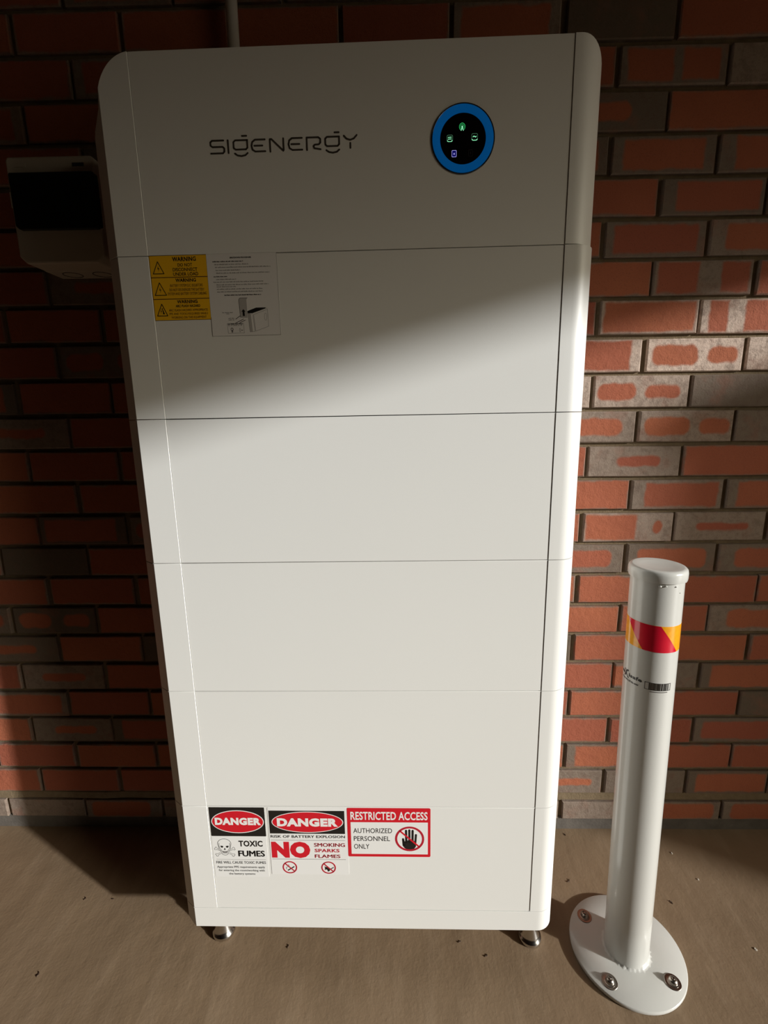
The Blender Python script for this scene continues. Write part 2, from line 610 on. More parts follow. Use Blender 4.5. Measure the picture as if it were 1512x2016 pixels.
# bricks whose fired marks can be read in the photo: (row, left joint x / 0.12) -> mark_one, mark_two, ash
SPEC = {  # paler ash in the sunlit band rows also puts its brightness into the colour
    (17, -2): (FULL, NONE, .3), (17, 0): ((-.058, .048, .034), (.075, .033, .033), .3), (17, 2): (FULL, NONE, .3),
    (16, -1): ((0, .108, .034), NONE, .6), (16, 1): ((-.072, .022, .036), (.025, .036, .036), .85), (16, -3): (FULL, NONE, .4),
    (15, -2): ((-.01, .10, .035), NONE, .8), (15, 0): ((-.048, .056, .024), (.066, .037, .019), 1.0), (15, 2): (NONE, NONE, .9),
    (14, -1): ((-.060, .047, .021), (.052, .043, .016), .62), (14, 1): (NONE, NONE, .16), (14, -3): ((0, .08, .02), NONE, .7),
    (13, -2): ((.0, .085, .021), NONE, .36), (13, 0): ((-.047, .056, .023), (.07, .038, .020), .45), (13, 2): (NONE, NONE, .2),
    (12, -1): ((.01, .056, .013), NONE, .36), (12, 1): (FULL, NONE, .25), (12, -3): (FULL, NONE, .25),
    (11, -2): (FULL, NONE, .25), (11, 0): ((.01, .092, .031), NONE, .3), (11, 2): ((.01, .10, .032), NONE, .2),
    (10, -1): ((-.045, .066, .034), (.075, .012, .018), .45), (10, 1): ((.008, .068, .010), NONE, .36), (10, 3): ((.02, .08, .028), NONE, .25),
    (9, -2): ((.0, .085, .024), NONE, .2), (9, 0): ((0, .09, .026), NONE, .15), (9, 2): ((.01, .085, .026), NONE, .2),
    (8, -1): (FULL, NONE, .2), (8, 1): (FULL, NONE, .25), (8, 3): (FULL, NONE, .25),
    (7, -2): (FULL, NONE, .2), (7, 0): (FULL, NONE, .2), (7, 2): ((.02, .09, .026), NONE, .3),
    (6, -1): (FULL, NONE, .2), (6, 1): (FULL, NONE, .2), (6, 3): (FULL, NONE, .2),
    (5, -2): (FULL, NONE, .2), (5, 0): ((-.115, .06, .03), NONE, .2), (5, 2): ((.01, .10, .033), NONE, .1),
    (4, -1): (FULL, NONE, .2), (4, 1): (FULL, NONE, .2), (4, 3): (NONE, NONE, .06),
    (3, -2): (FULL, NONE, .2), (3, 0): (FULL, NONE, .2), (3, 2): ((.0, .095, .028), NONE, .15),
    (2, -1): ((.01, .10, .033), NONE, .15), (2, 1): (FULL, NONE, .15),
    (1, -2): ((.02, .065, .012), NONE, .24), (1, 0): ((.0, .06, .02), NONE, .2), (1, 2): ((.01, .10, .03), NONE, .12),
    (18, -1): ((0, .096, .03), NONE, .2), (18, 1): ((.01, .09, .028), NONE, .3),
    (19, -2): (FULL, NONE, .2), (19, 0): ((.01, .095, .03), NONE, .15),
    (20, -1): ((.0, .09, .03), NONE, .18), (20, 1): ((.02, .10, .033), NONE, .2),
    (21, -2): ((-.02, .06, .018), NONE, .12), (21, 0): (FULL, NONE, .2), (22, -1): ((-.05, .05, .03), (.06, .04, .03), .2), (22, 1): ((.08, .04, .03), NONE, .35),
}
FRAME_TOWER = [(196, 100), (1188, 62), (1140, 812), (1085, 1830), (387, 1825), (262, 827)]


def inside(pt, poly):
    c = False
    n = len(poly)
    for i in range(n):
        (x1, y1), (x2, y2) = poly[i], poly[(i + 1) % n]
        if (y1 > pt[1]) != (y2 > pt[1]) and pt[0] < (x2 - x1) * (pt[1] - y1) / (y2 - y1) + x1:
            c = not c
    return c


far = BM()
nvis = 0
rb = random.Random(11)
for row in range(0, 31):
    z = 0.038 + 0.03 if row == 0 else 0.038 + (row + 0.5) * 0.086
    par = 0 if row % 2 else 1
    k = -28
    for col in range(-30, 30):
        if (col - par) % 2:
            continue
        xl = col * 0.12          # left perpend
        x = xl + 0.12
        if x - 0.12 < XL or x + 0.12 > XR:
            continue
        corners = [project((x + sx * 0.118, 0, z + sz * 0.04)) for sx in (-1, 0, 1) for sz in (-1, 1)]
        vis = any(c and -4 < c[0] < 1516 and -4 < c[1] < 2020 for c in corners)
        hid = vis and all(c and inside(c, FRAME_TOWER) for c in corners)
        dy = rb.uniform(-0.0012, 0.0012)
        dx = rb.uniform(-0.0025, 0.0025)
        dz = rb.uniform(-0.0012, 0.0012)
        kind = rb.random()
        ash = rb.uniform(0.05, 0.32)
        jit = rb.uniform(-.008, .008)
        if vis and not hid:
            me = BR0[rb.randrange(3)] if row == 0 else BR[rb.randrange(8)]
            b = bpy.data.objects.new('brick', me)
            COL.objects.link(b)
            b.parent = mortar
            b.location = (x + dx, dy, z + dz)
            if row == 0:
                m1, m2, ash = ((jit, .09, .026), NONE, .26) if kind < .3 else (NONE, NONE, .30)
            elif (row, col) in SPEC:
                m1, m2, ash = SPEC[(row, col)]
            elif kind < .66:
                m1, m2 = (jit * .2, .1125, .0355), NONE
            elif kind < .84:
                m1, m2 = (jit, .095, .030), NONE
            elif kind < .90:
                m1, m2 = (-.055, .046, .021), (.062, .036, .018)
            elif kind < .97:
                m1, m2 = (jit, .062, .012), NONE
            else:
                m1, m2 = NONE, NONE
                ash *= .4
            b['mark_one'] = list(m1)
            b['mark_two'] = list(m2)
            b['ash'] = float(ash)
            nvis += 1
        else:
            hh = 0.03 if row == 0 else 0.038
            box(far, (x + dx - 0.115, dy, z + dz - hh), (x + dx + 0.115, 0.016, z + dz + hh))
fb = obj('brick_field', far, M['brick_far'], mortar)
fb['kind'] = 'stuff'
print('bricks in view', nvis)

# ------------------------------------------------------------------ battery tower
TOWER = empty('battery_tower', (-1.06597259, -0.36181473, FLOOR_SHIFT), 'tall white stacked battery cabinet with rounded corners standing against the brick wall', 'battery cabinet', rot=(-0.00955956, -0.00698688, -0.00970915))
Z1 = 1.48443912
ZS = [Z1 - 0.27 * i for i in range(5)] + [0.13893908]
ZTOP, ZBOT = 1.7795, 0.0881
DEPTH = 0.255
GL, GR = 0.0525, 0.7472       # grooves between the side trims and the front panels
XLS = -0.034                  # outer left side


def slab(front, ztop, zbot, yback):
    """solid under the plan line front[(x,y)], back at yback, with top and bottom heights as functions of x"""
    bm = BM()
    n = len(front)
    R = []
    for x, y in front:
        R.append([bm.verts.new((x, y, zbot(x))), bm.verts.new((x, y, ztop(x))), bm.verts.new((x, yback, ztop(x))), bm.verts.new((x, yback, zbot(x)))])
    for A, B in zip(R, R[1:]):
        for i in range(4):
            j = (i + 1) % 4
            try:
                bm.faces.new((A[i], A[j], B[j], B[i]))
            except ValueError:
                pass
    bm.faces.new(R[0])
    bm.faces.new(R[-1])
    return bm


def left_plan(x1):
    pts = [(XLS, 0.062), (XLS, 0.050)]
    c = [(-0.0335, 0.042), (-0.0318, 0.034), (-0.0288, 0.0262), (-0.0250, 0.0195), (-0.0205, 0.0142)]
    return pts[1:] + c + [(0.0, 0.0), (0.02, 0.0), (x1, 0.0)]


def right_plan(x0, xr, r, n=14):
    return [(x0, 0.0)] + [(xr - r + r * math.sin(a), r - r * math.cos(a)) for a in [i / n * math.pi / 2 for i in range(n + 1)]]


def round_top(x, z, xr, rr_, left_r):
    if x > xr - rr_:
        d = min(rr_, x - (xr - rr_))
        return z - (rr_ - math.sqrt(max(0, rr_ * rr_ - d * d)))
    xl = -0.004
    if x < xl + left_r:
        d = min(left_r, (xl + left_r) - x)
        e = left_r - math.sqrt(max(0, left_r * left_r - d * d))
        return z - e * 1.2 - max(0.0, -0.004 - x) * 1.6
    return z


def dense(pts, step=0.004):
    out = []
    for (xa, ya), (xb, yb) in zip(pts, pts[1:]):
        k = max(1, int(abs(xb - xa) / step))
        for i in range(k):
            out.append((xa + (xb - xa) * i / k, ya + (yb - ya) * i / k))
    out.append(pts[-1])
    return out


HG = 0.0006
def module(name, z1, z0, xr, r, top=False, label=None):
    yb = DEPTH
    body = obj(name, box(BM(), (0.012, 0.06, z0), (xr - 0.012, DEPTH + 0.004, z1 - (0.004 if not top else 0.05))), M['gap'], TOWER)
    if label:
        body['label'] = label
    if top:
        zt = lambda x: round_top(x, z1, xr, 0.045, 0.062)
    else:
        zt = lambda x: z1 - HG
    zb = lambda x: z0 + HG
    lp, rp = left_plan(GL - 0.0003), right_plan(GR + 0.0003, xr, r)
    fp = [(GL + 0.0003, 0.0011), (GR - 0.0003, 0.0011)]
    if top:
        lp, rp, fp = dense(lp), dense(rp), dense(fp, 0.01)
    bv = 0.0007
    a = obj('side_trim', slab(lp, zt, zb, yb), M['white'], body, smooth=True, bevel=bv, ang=33)
    b = obj('side_trim', slab(rp, zt, zb, yb), M['white'], body, smooth=True, bevel=bv, ang=33)
    zt2 = (lambda x: zt(x) - 0.0002)
    c = obj('front_panel', slab(fp, zt2, zb, 0.03), M['white'], body, smooth=True, bevel=bv * 0.6, ang=33)
    return body


names = []
inv = module('inverter_module', ZTOP, ZS[0], 0.8045, 0.050, top=True, label='top inverter unit with round blue-ringed display')
# closed top lid of the inverter
obj('top_lid', slab(dense([(GL, 0.03), (GR, 0.03)], 0.02), lambda x: ZTOP - 0.0006, lambda x: ZTOP - 0.012, DEPTH), M['white'], inv, smooth=True)
mods = []
for i in range(5):
    mods.append(module('battery_module', ZS[i], ZS[i + 1], 0.8035, 0.038))

# plinth
PL = obj('plinth', box(BM(), (0.02, 0.03, 0.100), (0.77, DEPTH - 0.01, 0.136)), M['gap'], TOWER)
def pz(x):
    if x < 0:
        r = 0.036
        return ZBOT + (r - math.sqrt(max(0, r * r - x * x)))
    return ZBOT
plan = dense(left_plan(GL), 0.004) + dense(right_plan(GR, 0.8035, 0.038), 0.004)
obj('plinth_cover', slab(plan, lambda x: ZS[5] - HG, pz, DEPTH), M['white'], PL, smooth=True, bevel=0.001, ang=33)

# adjustable feet (parts of the tower); the tower is a hair out of plumb so each is cut to reach the floor
RT = Euler((-0.00955956, -0.00698688, -0.00970915), 'XYZ').to_matrix()
T0 = Vector((-1.06597259, -0.36181473, FLOOR_SHIFT))
for wx, wy in ((-1.036, -0.292), (-0.293, -0.300), (-1.034, -0.165), (-0.293, -0.17)):
    # local point whose world z is 0 under (wx, wy)
    l = RT.transposed() @ (Vector((wx, wy, 0.0)) - T0)
    h = ZBOT - l.z + 0.004
    prof = [(0.024, 0.0005), (0.0265, 0.002), (0.0272, 0.006), (0.0262, 0.0095), (0.0235, 0.0115), (0.0205, 0.020), (0.0135, 0.042), (0.0120, 0.050), (0.0110, 0.052), (0.0070, 0.054), (0.0070, h)]
    f = obj('foot', lathe(BM(), prof, 32), M['chrome'], TOWER, loc=(l.x, l.y, l.z), smooth=True, ang=40)
    f['label'] = 'polished metal levelling foot'

# ---- brand lettering on the inverter (stroked letters)
SY0, SY1 = 0.0011, 0.0007
LOGO = [
    [(262, 100), (165, 100), (150, 88), (150, 62), (165, 50), (252, 50), (266, 38), (266, 14), (252, 0), (150, 0)],
    [(300, 100), (300, 0)],
    [(465, 97), (362, 97), (347, 84), (347, 38), (362, 25), (450, 25), (464, 38), (464, 97)],
    [(423, 130), (460, 130)],
    [(355, -6), (375, -21), (408, -27), (442, -21), (463, -4)],
    [(615, 97), (530, 97), (507, 80), (500, 50), (507, 20), (530, 5), (615, 5)], [(522, 50), (592, 50)],
    [(658, 0), (658, 97), (672, 97), (768, 4), (772, 12), (772, 100)],
    [(930, 99), (845, 99), (822, 82), (815, 52), (822, 22), (845, 7), (930, 7)], [(837, 52), (907, 52)],
    [(970, 2), (970, 99), (1068, 99), (1085, 86), (1085, 58), (1070, 44), (1036, 42), (1026, 30), (1034, 14), (1085, 5)],
    [(1245, 99), (1142, 99), (1127, 86), (1127, 40), (1142, 27), (1230, 27), (1244, 40), (1244, 99)],
    [(1206, 132), (1242, 132)],
    [(1133, -4), (1155, -19), (1188, -25), (1222, -19), (1243, -2)],
    [(1284, 104), (1306, 80), (1336, 70), (1368, 80), (1392, 106)], [(1338, 47), (1338, 8)],
]
bm = BM()
for s in LOGO:
    stroke(bm, [(0.1728 + (x - 148) * 0.0001902, 1.6339 + y * 0.000182) for x, y in s], 0.0025, SY0, SY1)
lg = obj('brand_lettering', bm, M['logo'], inv)
lg['label'] = 'dark grey thin-stroke brand lettering'

# ---- round status display
DX, DZ = 0.5783, 1.6422
prof = [(0.0505, 0.0011), (0.0505, -0.0030), (0.0495, -0.0042)]
rimo = obj('display_rim', lathe(BM(), [(0.0505, 0.0012), (0.0505, 0.0002), (0.0498, -0.0005), (0.0488, -0.0005), (0.0484, -0.0002), (0.0484, 0.0012)], 72, 'y', close=False), M['rim'], inv, loc=(DX, 0, DZ), smooth=True)
prof = [(0.0484, 0.0010), (0.0484, -0.0001)]
for i in range(9):
    t = i / 8.0
    prof.append((0.0484 - t * 0.0124, -0.0002 + 0.0005 * math.sin(t * math.pi * 0.5) ** 1.2 - 0.0004 * math.sin(t * math.pi)))
obj('light_ring', lathe(BM(), prof, 72, 'y', close=False), M['ring'], inv, loc=(DX, 0, DZ), smooth=True)['label'] = 'glowing blue ring'
dg_ = obj('display_glass', lathe(BM(), [(0.0362, 0.0010), (0.0362, 0.0002), (0.001, 0.0002)], 72, 'y', close=True), M['glass_black'], inv, loc=(DX, 0, DZ), smooth=True)


def iconp(name, strokes, mat, w=0.0005, fills=()):
    bm = BM()
    for s in strokes:
        stroke(bm, s, w, 0.0002, 0.00005)
    for f in fills:
        poly_xz(bm, f, 0.0002, 0.00004)
    return obj(name, bm, mat, inv)


def rrect(cx, cz, w, h, r, n=4):
    pts = []
    for (sx, sz, a0) in ((1, 1, 0), (-1, 1, 90), (-1, -1, 180), (1, -1, 270)):
        for i in range(n + 1):
            a = math.radians(a0 + 90 * i / n)
            pts.append((cx + sx * (w / 2 - r) + r * math.cos(a), cz + sz * (h / 2 - r) + r * math.sin(a)))
    return pts


px = 0.00080   # metres per photo pixel on the display
cx, cz = 0.5769, 1.6590
arcs = [circ(cx, cz, 0.0046, 0.0052, 18, math.radians(-52), math.radians(232), True), circ(cx, cz, 0.0029, 0.0033, 14, math.radians(-45), math.radians(225), True)]
iconp('antenna_icon', arcs, M['led_green'], 0.00042)
iconp('antenna_icon', [[(cx, cz), (cx - 0.0017, cz - 0.0050)], [(cx, cz), (cx + 0.0017, cz - 0.0050)]], M['led_mint'], 0.0011, [circ(cx, cz + 0.0003, 0.0012, n=12)])
cx, cz = 0.5575, 1.6432
iconp('battery_icon', [rrect(cx, cz, 0.0088, 0.0094, 0.0018) + [rrect(cx, cz, 0.0088, 0.0094, 0.0018)[0]]], M['led_dim'], 0.0005)
iconp('battery_icon', [[(cx - 0.0026, cz + 0.0016), (cx + 0.0024, cz + 0.0018)], [(cx - 0.0026, cz - 0.0009), (cx + 0.0024, cz - 0.0007)], [(cx - 0.0038, cz - 0.0030), (cx - 0.0022, cz - 0.0044), (cx + 0.0022, cz - 0.0044), (cx + 0.0038, cz - 0.0028)]], M['led_mint'], 0.0009)
cx, cz = 0.5967, 1.6441
iconp('inverter_icon', [rrect(cx, cz, 0.0092, 0.0096, 0.0018) + [rrect(cx, cz, 0.0092, 0.0096, 0.0018)[0]]], M['led_dim'], 0.0004)
iconp('inverter_icon', [[(cx - 0.0024, cz + 0.0002), (cx - 0.0012, cz + 0.0014), (cx + 0.0003, cz + 0.0006), (cx + 0.0014, cz - 0.0002), (cx + 0.0025, cz + 0.0010)], [(cx - 0.0042, cz - 0.0030), (cx - 0.0028, cz - 0.0045), (cx + 0.0026, cz - 0.0045), (cx + 0.0042, cz - 0.0030)]], M['led_mint'], 0.0010)
cx, cz = 0.5645, 1.6216
iconp('charger_icon', [], M['led_navy'], 0.0004, [rrect(cx, cz, 0.0070, 0.0090, 0.0010)])
bm = BM()
stroke(bm, rrect(cx, cz, 0.0070, 0.0090, 0.0010), 0.0006, 0.0002, 0.00002, closed=True)
poly_xz(bm, circ(cx, cz - 0.0003, 0.0009, 0.0016, 12), 0.0002, 0.00002)
obj('charger_icon', bm, M['led_blue'], inv)
cx, cz = 0.5908, 1.6219
bm = BM()
stroke(bm, rrect(cx, cz, 0.0066, 0.0090, 0.0010), 0.0005, 0.0002, 0.00005, closed=True)
stroke(bm, [(cx, cz + 0.0015), (cx, cz - 0.0015)], 0.0008, 0.0002, 0.00005)
obj('charger_icon', bm, M['led_off'], inv)

# ------------------------------------------------------------------ labels stuck on the tower
PY = 0.0011     # panel face


class Sticker:
    """a glued label; its own coordinates are millimetres from its top-left corner"""
    def __init__(s, name, label, x, z, w, h, mat, r=0.0, lift=0.0, rot=0.0):
        pts = rrect(w / 2000.0, -h / 2000.0, w / 1000.0, h / 1000.0, max(r, 0.0001), 3)
        s.o = obj(name, poly_xz(BM(), pts, 0.0, -0.0003), mat, TOWER, loc=(x, PY - lift, z), rot=(0, rot, 0))
        s.o['label'] = label
        s.n = 0
        s.y = -0.0003

    def _y(s, lv):
        return s.y - 0.00006 * lv

    def text(s, body, x0, x1, y0, y1, mat, bold=0.02, lv=3):
        word('lettering', body, x0 / 1000, x1 / 1000, -y0 / 1000, -y1 / 1000, s._y(lv - 1), mat, s.o, bold, 0.00006)

    def shape(s, name, pts, mat, lv=1):
        obj(name, poly_xz(BM(), [(x / 1000, -y / 1000) for x, y in pts], s.y + 0.00005, s._y(lv)), mat, s.o)

    def rect(s, name, x0, y0, x1, y1, mat, lv=1):
        s.shape(name, [(x0, y0), (x1, y0), (x1, y1), (x0, y1)], mat, lv)

    def strokes(s, name, lines, w, mat, lv=2, closed=False):
        bm = BM()
        for l in lines:
            stroke(bm, [(x / 1000, -y / 1000) for x, y in l], w / 1000, s.y + 0.00005, s._y(lv), closed)
        obj(name, bm, mat, s.o)

    def shapes(s, name, polys, mat, lv=1):
        bm = BM()
        for p in polys:
            poly_xz(bm, [(x / 1000, -y / 1000) for x, y in p], s.y + 0.00005, s._y(lv))
        obj(name, bm, mat, s.o)

    def ring(s, name, cx, cy, ro, ri, mat, lv=2):
        obj(name, ring_xz(BM(), cx / 1000, -cy / 1000, ro / 1000, ri / 1000, s.y + 0.00005, s._y(lv)), mat, s.o)


def bolt_sign(S, ax, ay, bx0, bx1, by, arc=False):
    S.strokes('warning_triangle', [[(ax, ay), (bx0, by), (bx1, by)]], 1.3, M['black'], 1, True)
    h = by - ay
    if not arc:
        S.shapes('lightning_symbol', [[(ax + .6, ay + .30 * h), (ax - 1.3, ay + .62 * h), (ax + .4, ay + .60 * h), (ax + .2, ay + .84 * h), (ax + 2.0, ay + .52 * h), (ax + .3, ay + .54 * h)]], M['black'])
    else:
        S.shapes('arc_flash_symbol', [[(ax - 2.2, ay + .42 * h), (ax - 3.3, ay + .62 * h), (ax - 2.4, ay + .62 * h), (ax - 3.2, ay + .86 * h), (ax - 1.0, ay + .58 * h), (ax - 1.9, ay + .57 * h)], circ(ax + .2, ay + .40 * h, 1.1, n=10), [(ax - .3, ay + .46 * h), (ax + 1.6, ay + .5 * h), (ax + 3.0, ay + .72 * h), (ax + 4.2, ay + .86 * h), (ax + .6, ay + .86 * h), (ax + .9, ay + .7 * h)]], M['black'])


def ybord(S, w, h):
    S.strokes('border', [[(0.25, 0.25), (w - .25, 0.25), (w - .25, h - .25), (0.25, h - .25)]], 0.7, M['brown_ink'], 1, True)


YH = 34.4
K = M['black']
S = Sticker('warning_label', 'yellow label reading WARNING DO NOT DISCONNECT UNDER LOAD', 0.0529, 1.4848, 98, YH, M['yellow'])
ybord(S, 98, YH)
bolt_sign(S, 14.0, 9.4, 4.8, 23.3, 28.4)
S.text('WARNING', 39.6, 80, 2.7, 9.6, K, .03)
S.text('DO NOT', 48, 73, 12.7, 17.8, K, .014)
S.text('DISCONNECT', 39, 81, 19.8, 25.1, K, .014)
S.text('UNDER LOAD', 39, 82, 26.9, 32.2, K, .014)
S = Sticker('warning_label', 'yellow label reading WARNING BATTERY SYSTEM D.C. ISOLATORS, middle of three', 0.0529, 1.4848 - YH / 1000, 98, YH, M['yellow'])
ybord(S, 98, YH)
bolt_sign(S, 13.6, 8.1, 4.4, 24, 28)
S.text('WARNING', 42, 77, 2, 7.5, K, .03)
S.text('BATTERY SYSTEM D.C. ISOLATORS', 32, 88, 11, 15.2, M['brown_ink'], .0)
S.text('DO NOT DE-ENERGISE THE BATTERY', 30, 90, 17.7, 22, M['brown_ink'], .0)
S.text('SYSTEM AND BATTERY SYSTEM CABLING', 26.6, 93.4, 24, 28.3, M['brown_ink'], .0)
S = Sticker('warning_label', 'yellow label reading WARNING ARC FLASH HAZARD', 0.0529, 1.4848 - 2 * YH / 1000, 98, YH, M['yellow'])
ybord(S, 98, YH)
bolt_sign(S, 13.9, 7.8, 4.6, 22.6, 26.8, True)
S.text('WARNING', 41, 76.5, 1.8, 7.2, K, .03)
S.text('ARC FLASH HAZARD', 38, 80.6, 9.4, 13.4, K, .03)
S.text('ARC FLASH HAZARD APPROPRIATE', 25.5, 93, 16.3, 19.9, M['brown_ink'], .0)
S.text('PPE AND TOOLS REQUIRED WHILE', 26, 93, 22.3, 25.6, M['brown_ink'], .0)
S.text('WORKING ON THIS EQUIPMENT', 29, 90, 28, 31.6, M['brown_ink'], .0)

# white instruction sheet (body print too small to read: word-like blocks)
S = Sticker('instruction_sheet', 'white shutdown instruction sheet with a line drawing of the cabinet', 0.1506, 1.4849, 119.2, 131, M['st_paper'], lift=0.0002)
rt = random.Random(5)


def tinyline(x0, x1, y, bold=False):
    polys = []
    x = x0
    while x < x1:
        wl = rt.uniform(3.0, 8.5)
        e = min(x1, x + wl)
        c = x
        while c < e - .3:
            lw = rt.uniform(.55, 1.1)
            hh = rt.choice((1.2, 1.2, 1.2, 1.75))
            polys.append([(c, y - hh + .6), (min(e, c + lw), y - hh + .6), (min(e, c + lw), y + .6), (c, y + .6)])
            c += lw + (.12 if bold else .28)
        x = e + .85
    S.shapes('fine_print', polys, K if bold else M['grey_ink'])


S.text('SHUTDOWN PROCEDURE', 40, 76, 5.2, 7.6, K, .03)
for a in ((10, 62, 12.2, 1), (13, 71, 16.8, 0), (14, 108, 21.2, 0), (14.5, 56, 25.8, 0), (15, 106, 30.2, 0), (10, 34, 35.6, 1), (14, 48, 40, 0), (9, 94, 44.2, 0), (14, 103, 48.6, 0), (14, 47, 51.6, 0), (14, 92, 55.6, 0), (14, 92, 59.8, 0), (26, 89, 65.2, 1)):
    tinyline(a[0], a[1], a[2], bool(a[3]))
tinyline(20, 38, 93.0)
tinyline(27, 32, 95.0)
tinyline(30, 40, 102.5)
tinyline(30, 40, 105.0)
S.shape('cover_drawing', [(49.5, 73), (50.5, 70.8), (52, 70), (64.5, 70), (63.2, 73), (63.2, 100.5), (50.5, 100.5)], M['light_ink'])
S.strokes('cover_outline', [[(51, 100.5), (50, 75), (50.5, 71.5), (52.5, 70), (65, 70)], [(51, 100.8), (63, 101.4)]], .55, K)
S.shape('arrow', [(56.8, 88), (60.4, 92), (58.6, 92), (58.8, 99), (55.2, 99), (55.2, 92), (53.2, 92)], K, 2)
S.shape('drawing_top', [(63.5, 91.2), (79, 86), (96, 86), (94, 88.2), (72.5, 94.8), (63.5, 95)], K)
S.shape('drawing_side', [(64, 95), (69, 95), (70.8, 124.8), (66, 124.8)], M['light_ink'])
S.strokes('drawing_lines', [[(63.8, 93), (66, 125), (74, 124.6)], [(70.5, 96.5), (72, 94.8), (97, 87), (98.4, 89), (98.9, 116.5), (76, 124)], [(72.6, 97.5), (74.6, 124.4)], [(74, 97.2), (76, 124)], [(74, 97), (97.5, 89.5)]], .45, M['grey_ink'])
S.strokes('drawing_lines', [circ(94.6, 101, 2.1, 5.8, 18, end=True)], .4, M['grey_ink'])
S.strokes('leader_line', [[(42.5, 103.8), (50.5, 98.6)], [(41.5, 110.4), (56, 104)], [(49, 110), (59, 105.6)]], .9, K)
S.strokes('legend_box', [[(27, 110.6), (55.4, 110.6), (55.8, 126.6), (28, 126.6)]], .45, M['grey_ink'], 2, True)
tinyline(28, 54, 111.8, True)
tinyline(28.5, 53, 114.0)
S.strokes('legend_symbol', [circ(34.8, 120.2, 1.9, 2.2, 14, end=True), [(34, 122.5), (34, 124.8), (35.8, 124.8), (35.8, 122.5)]], .9, K)
S.strokes('legend_symbol', [circ(48.6, 121.8, 1.1, 3.0, 14, end=True)], .5, M['grey_ink'])
tinyline(51, 53.6, 122, True)
S.strokes('border', [[(119, 0.2), (119, 130.8), (0.2, 130.8), (0.2, 100)]], 0.45, M['grey_ink'], 1)

# danger: toxic fumes
S = Sticker('danger_sign', 'black and white DANGER TOXIC FUMES sticker with skull and crossbones', 0.0556, 0.4018, 119.8, 178.5, M['st_white'], r=.002)
S.shape('black_panel', [(x * 1000, -z * 1000) for x, z in rrect(.0599, -.0364, .1198, .0728, .0015, 3)], K)
S.shape('white_oval', circ(60, 36.2, 57, 28.6, 48), M['st_white'], 2)
S.shape('red_oval', circ(60, 36.2, 55.2, 26.8, 48), M['red'], 3)
S.text('DANGER', 10.7, 110.6, 26.0, 44.2, M['st_white'], .06, 5)
S.text('TOXIC', 58, 110.5, 84, 99, K, .035)
S.text('FUMES', 56, 113, 110, 124.4, K, .05)
S.rect('rule', 6, 132.8, 115, 133.5, M['grey_ink'])
S.text('FIRE WILL CAUSE TOXIC FUMES', 5, 114.5, 137.4, 143.9, K, .012)
S.text('Appropriate PPE requirements apply', 6, 111.5, 149.8, 155, K, .01)
S.text('for entering the room/working with', 9, 110.5, 158.8, 163.8, K, .01)
S.text('the battery systems', 31, 89, 167.6, 172.6, K, .01)


def skull(S):
    cx = 26.5
    lw = .75
    # crossed bones behind
    for sx in (1, -1):
        for (xa, ya, xb, yb) in ((cx + sx * 9, 110.2, cx + sx * 20.5, 104.6), (cx + sx * 10, 116.5, cx + sx * 19.0, 122.2)):
            dx, dy = xb - xa, yb - ya
            L = math.hypot(dx, dy)
            tx, ty = dx / L, dy / L
            nx, ny = -ty, tx
            P = lambda a, b: (xa + tx * a + nx * b, ya + ty * a + ny * b)
            S.strokes('bone', [[P(0, 1.5), P(L - 3.5, 1.6), P(L - 1.2, 4.0), P(L + 1.4, 3.2), P(L + .6, .6), P(L + 1.8, -1.6), P(L + .2, -3.8), P(L - 2.4, -3.0), P(L - 3.8, -1.5), P(0, -1.4)]], lw, K, 1)
    cran = circ(cx, 92.5, 14.6, 12.6, 30, math.radians(160), math.radians(380), True)
    pts = cran + [(cx + 13.2, 100), (cx + 12.4, 107), (cx + 8.6, 110.5), (cx + 7.6, 117), (cx + 4, 121), (cx, 121.8), (cx - 4, 121), (cx - 7.6, 117), (cx - 8.6, 110.5), (cx - 12.4, 107), (cx - 13.2, 100)]
    S.shape('skull', pts, M['st_white'], 2)
    S.strokes('skull_outline', [pts], .8, K, 3, True)
    for sx in (1, -1):
        S.shape('eye_socket', [(cx + sx * 2.6, 98.6), (cx + sx * 5.5, 97.6), (cx + sx * 9, 97.4), (cx + sx * 8.6, 100.6), (cx + sx * 6.2, 103), (cx + sx * 3.6, 101.8)], K, 3)
        S.strokes('cheek_line', [[(cx + sx * 11.6, 91), (cx + sx * 12.2, 97), (cx + sx * 10.6, 104.5), (cx + sx * 6.5, 110)]], .9, K, 3)
    S.shape('nose_hole', [(cx - .5, 103.4), (cx - 2.2, 108.2), (cx - .6, 108.2), (cx, 107), (cx + .6, 108.2), (cx + 2.2, 108.2), (cx + .5, 103.4)], K, 3)
    S.shape('teeth', [(cx - 6.5, 111.4), (cx - 3, 112.4), (cx + 3, 112.4), (cx + 6.5, 111.4), (cx + 5.6, 115.4), (cx, 116.4), (cx - 5.6, 115.4)], M['grey_ink'], 3)
    S.strokes('jaw_line', [[(cx - 6.5, 111.2), (cx, 112.6), (cx + 6.5, 111.2)], [(cx - 5.6, 117.2), (cx, 118), (cx + 5.6, 117.2)]], .6, K, 3)


skull(S)

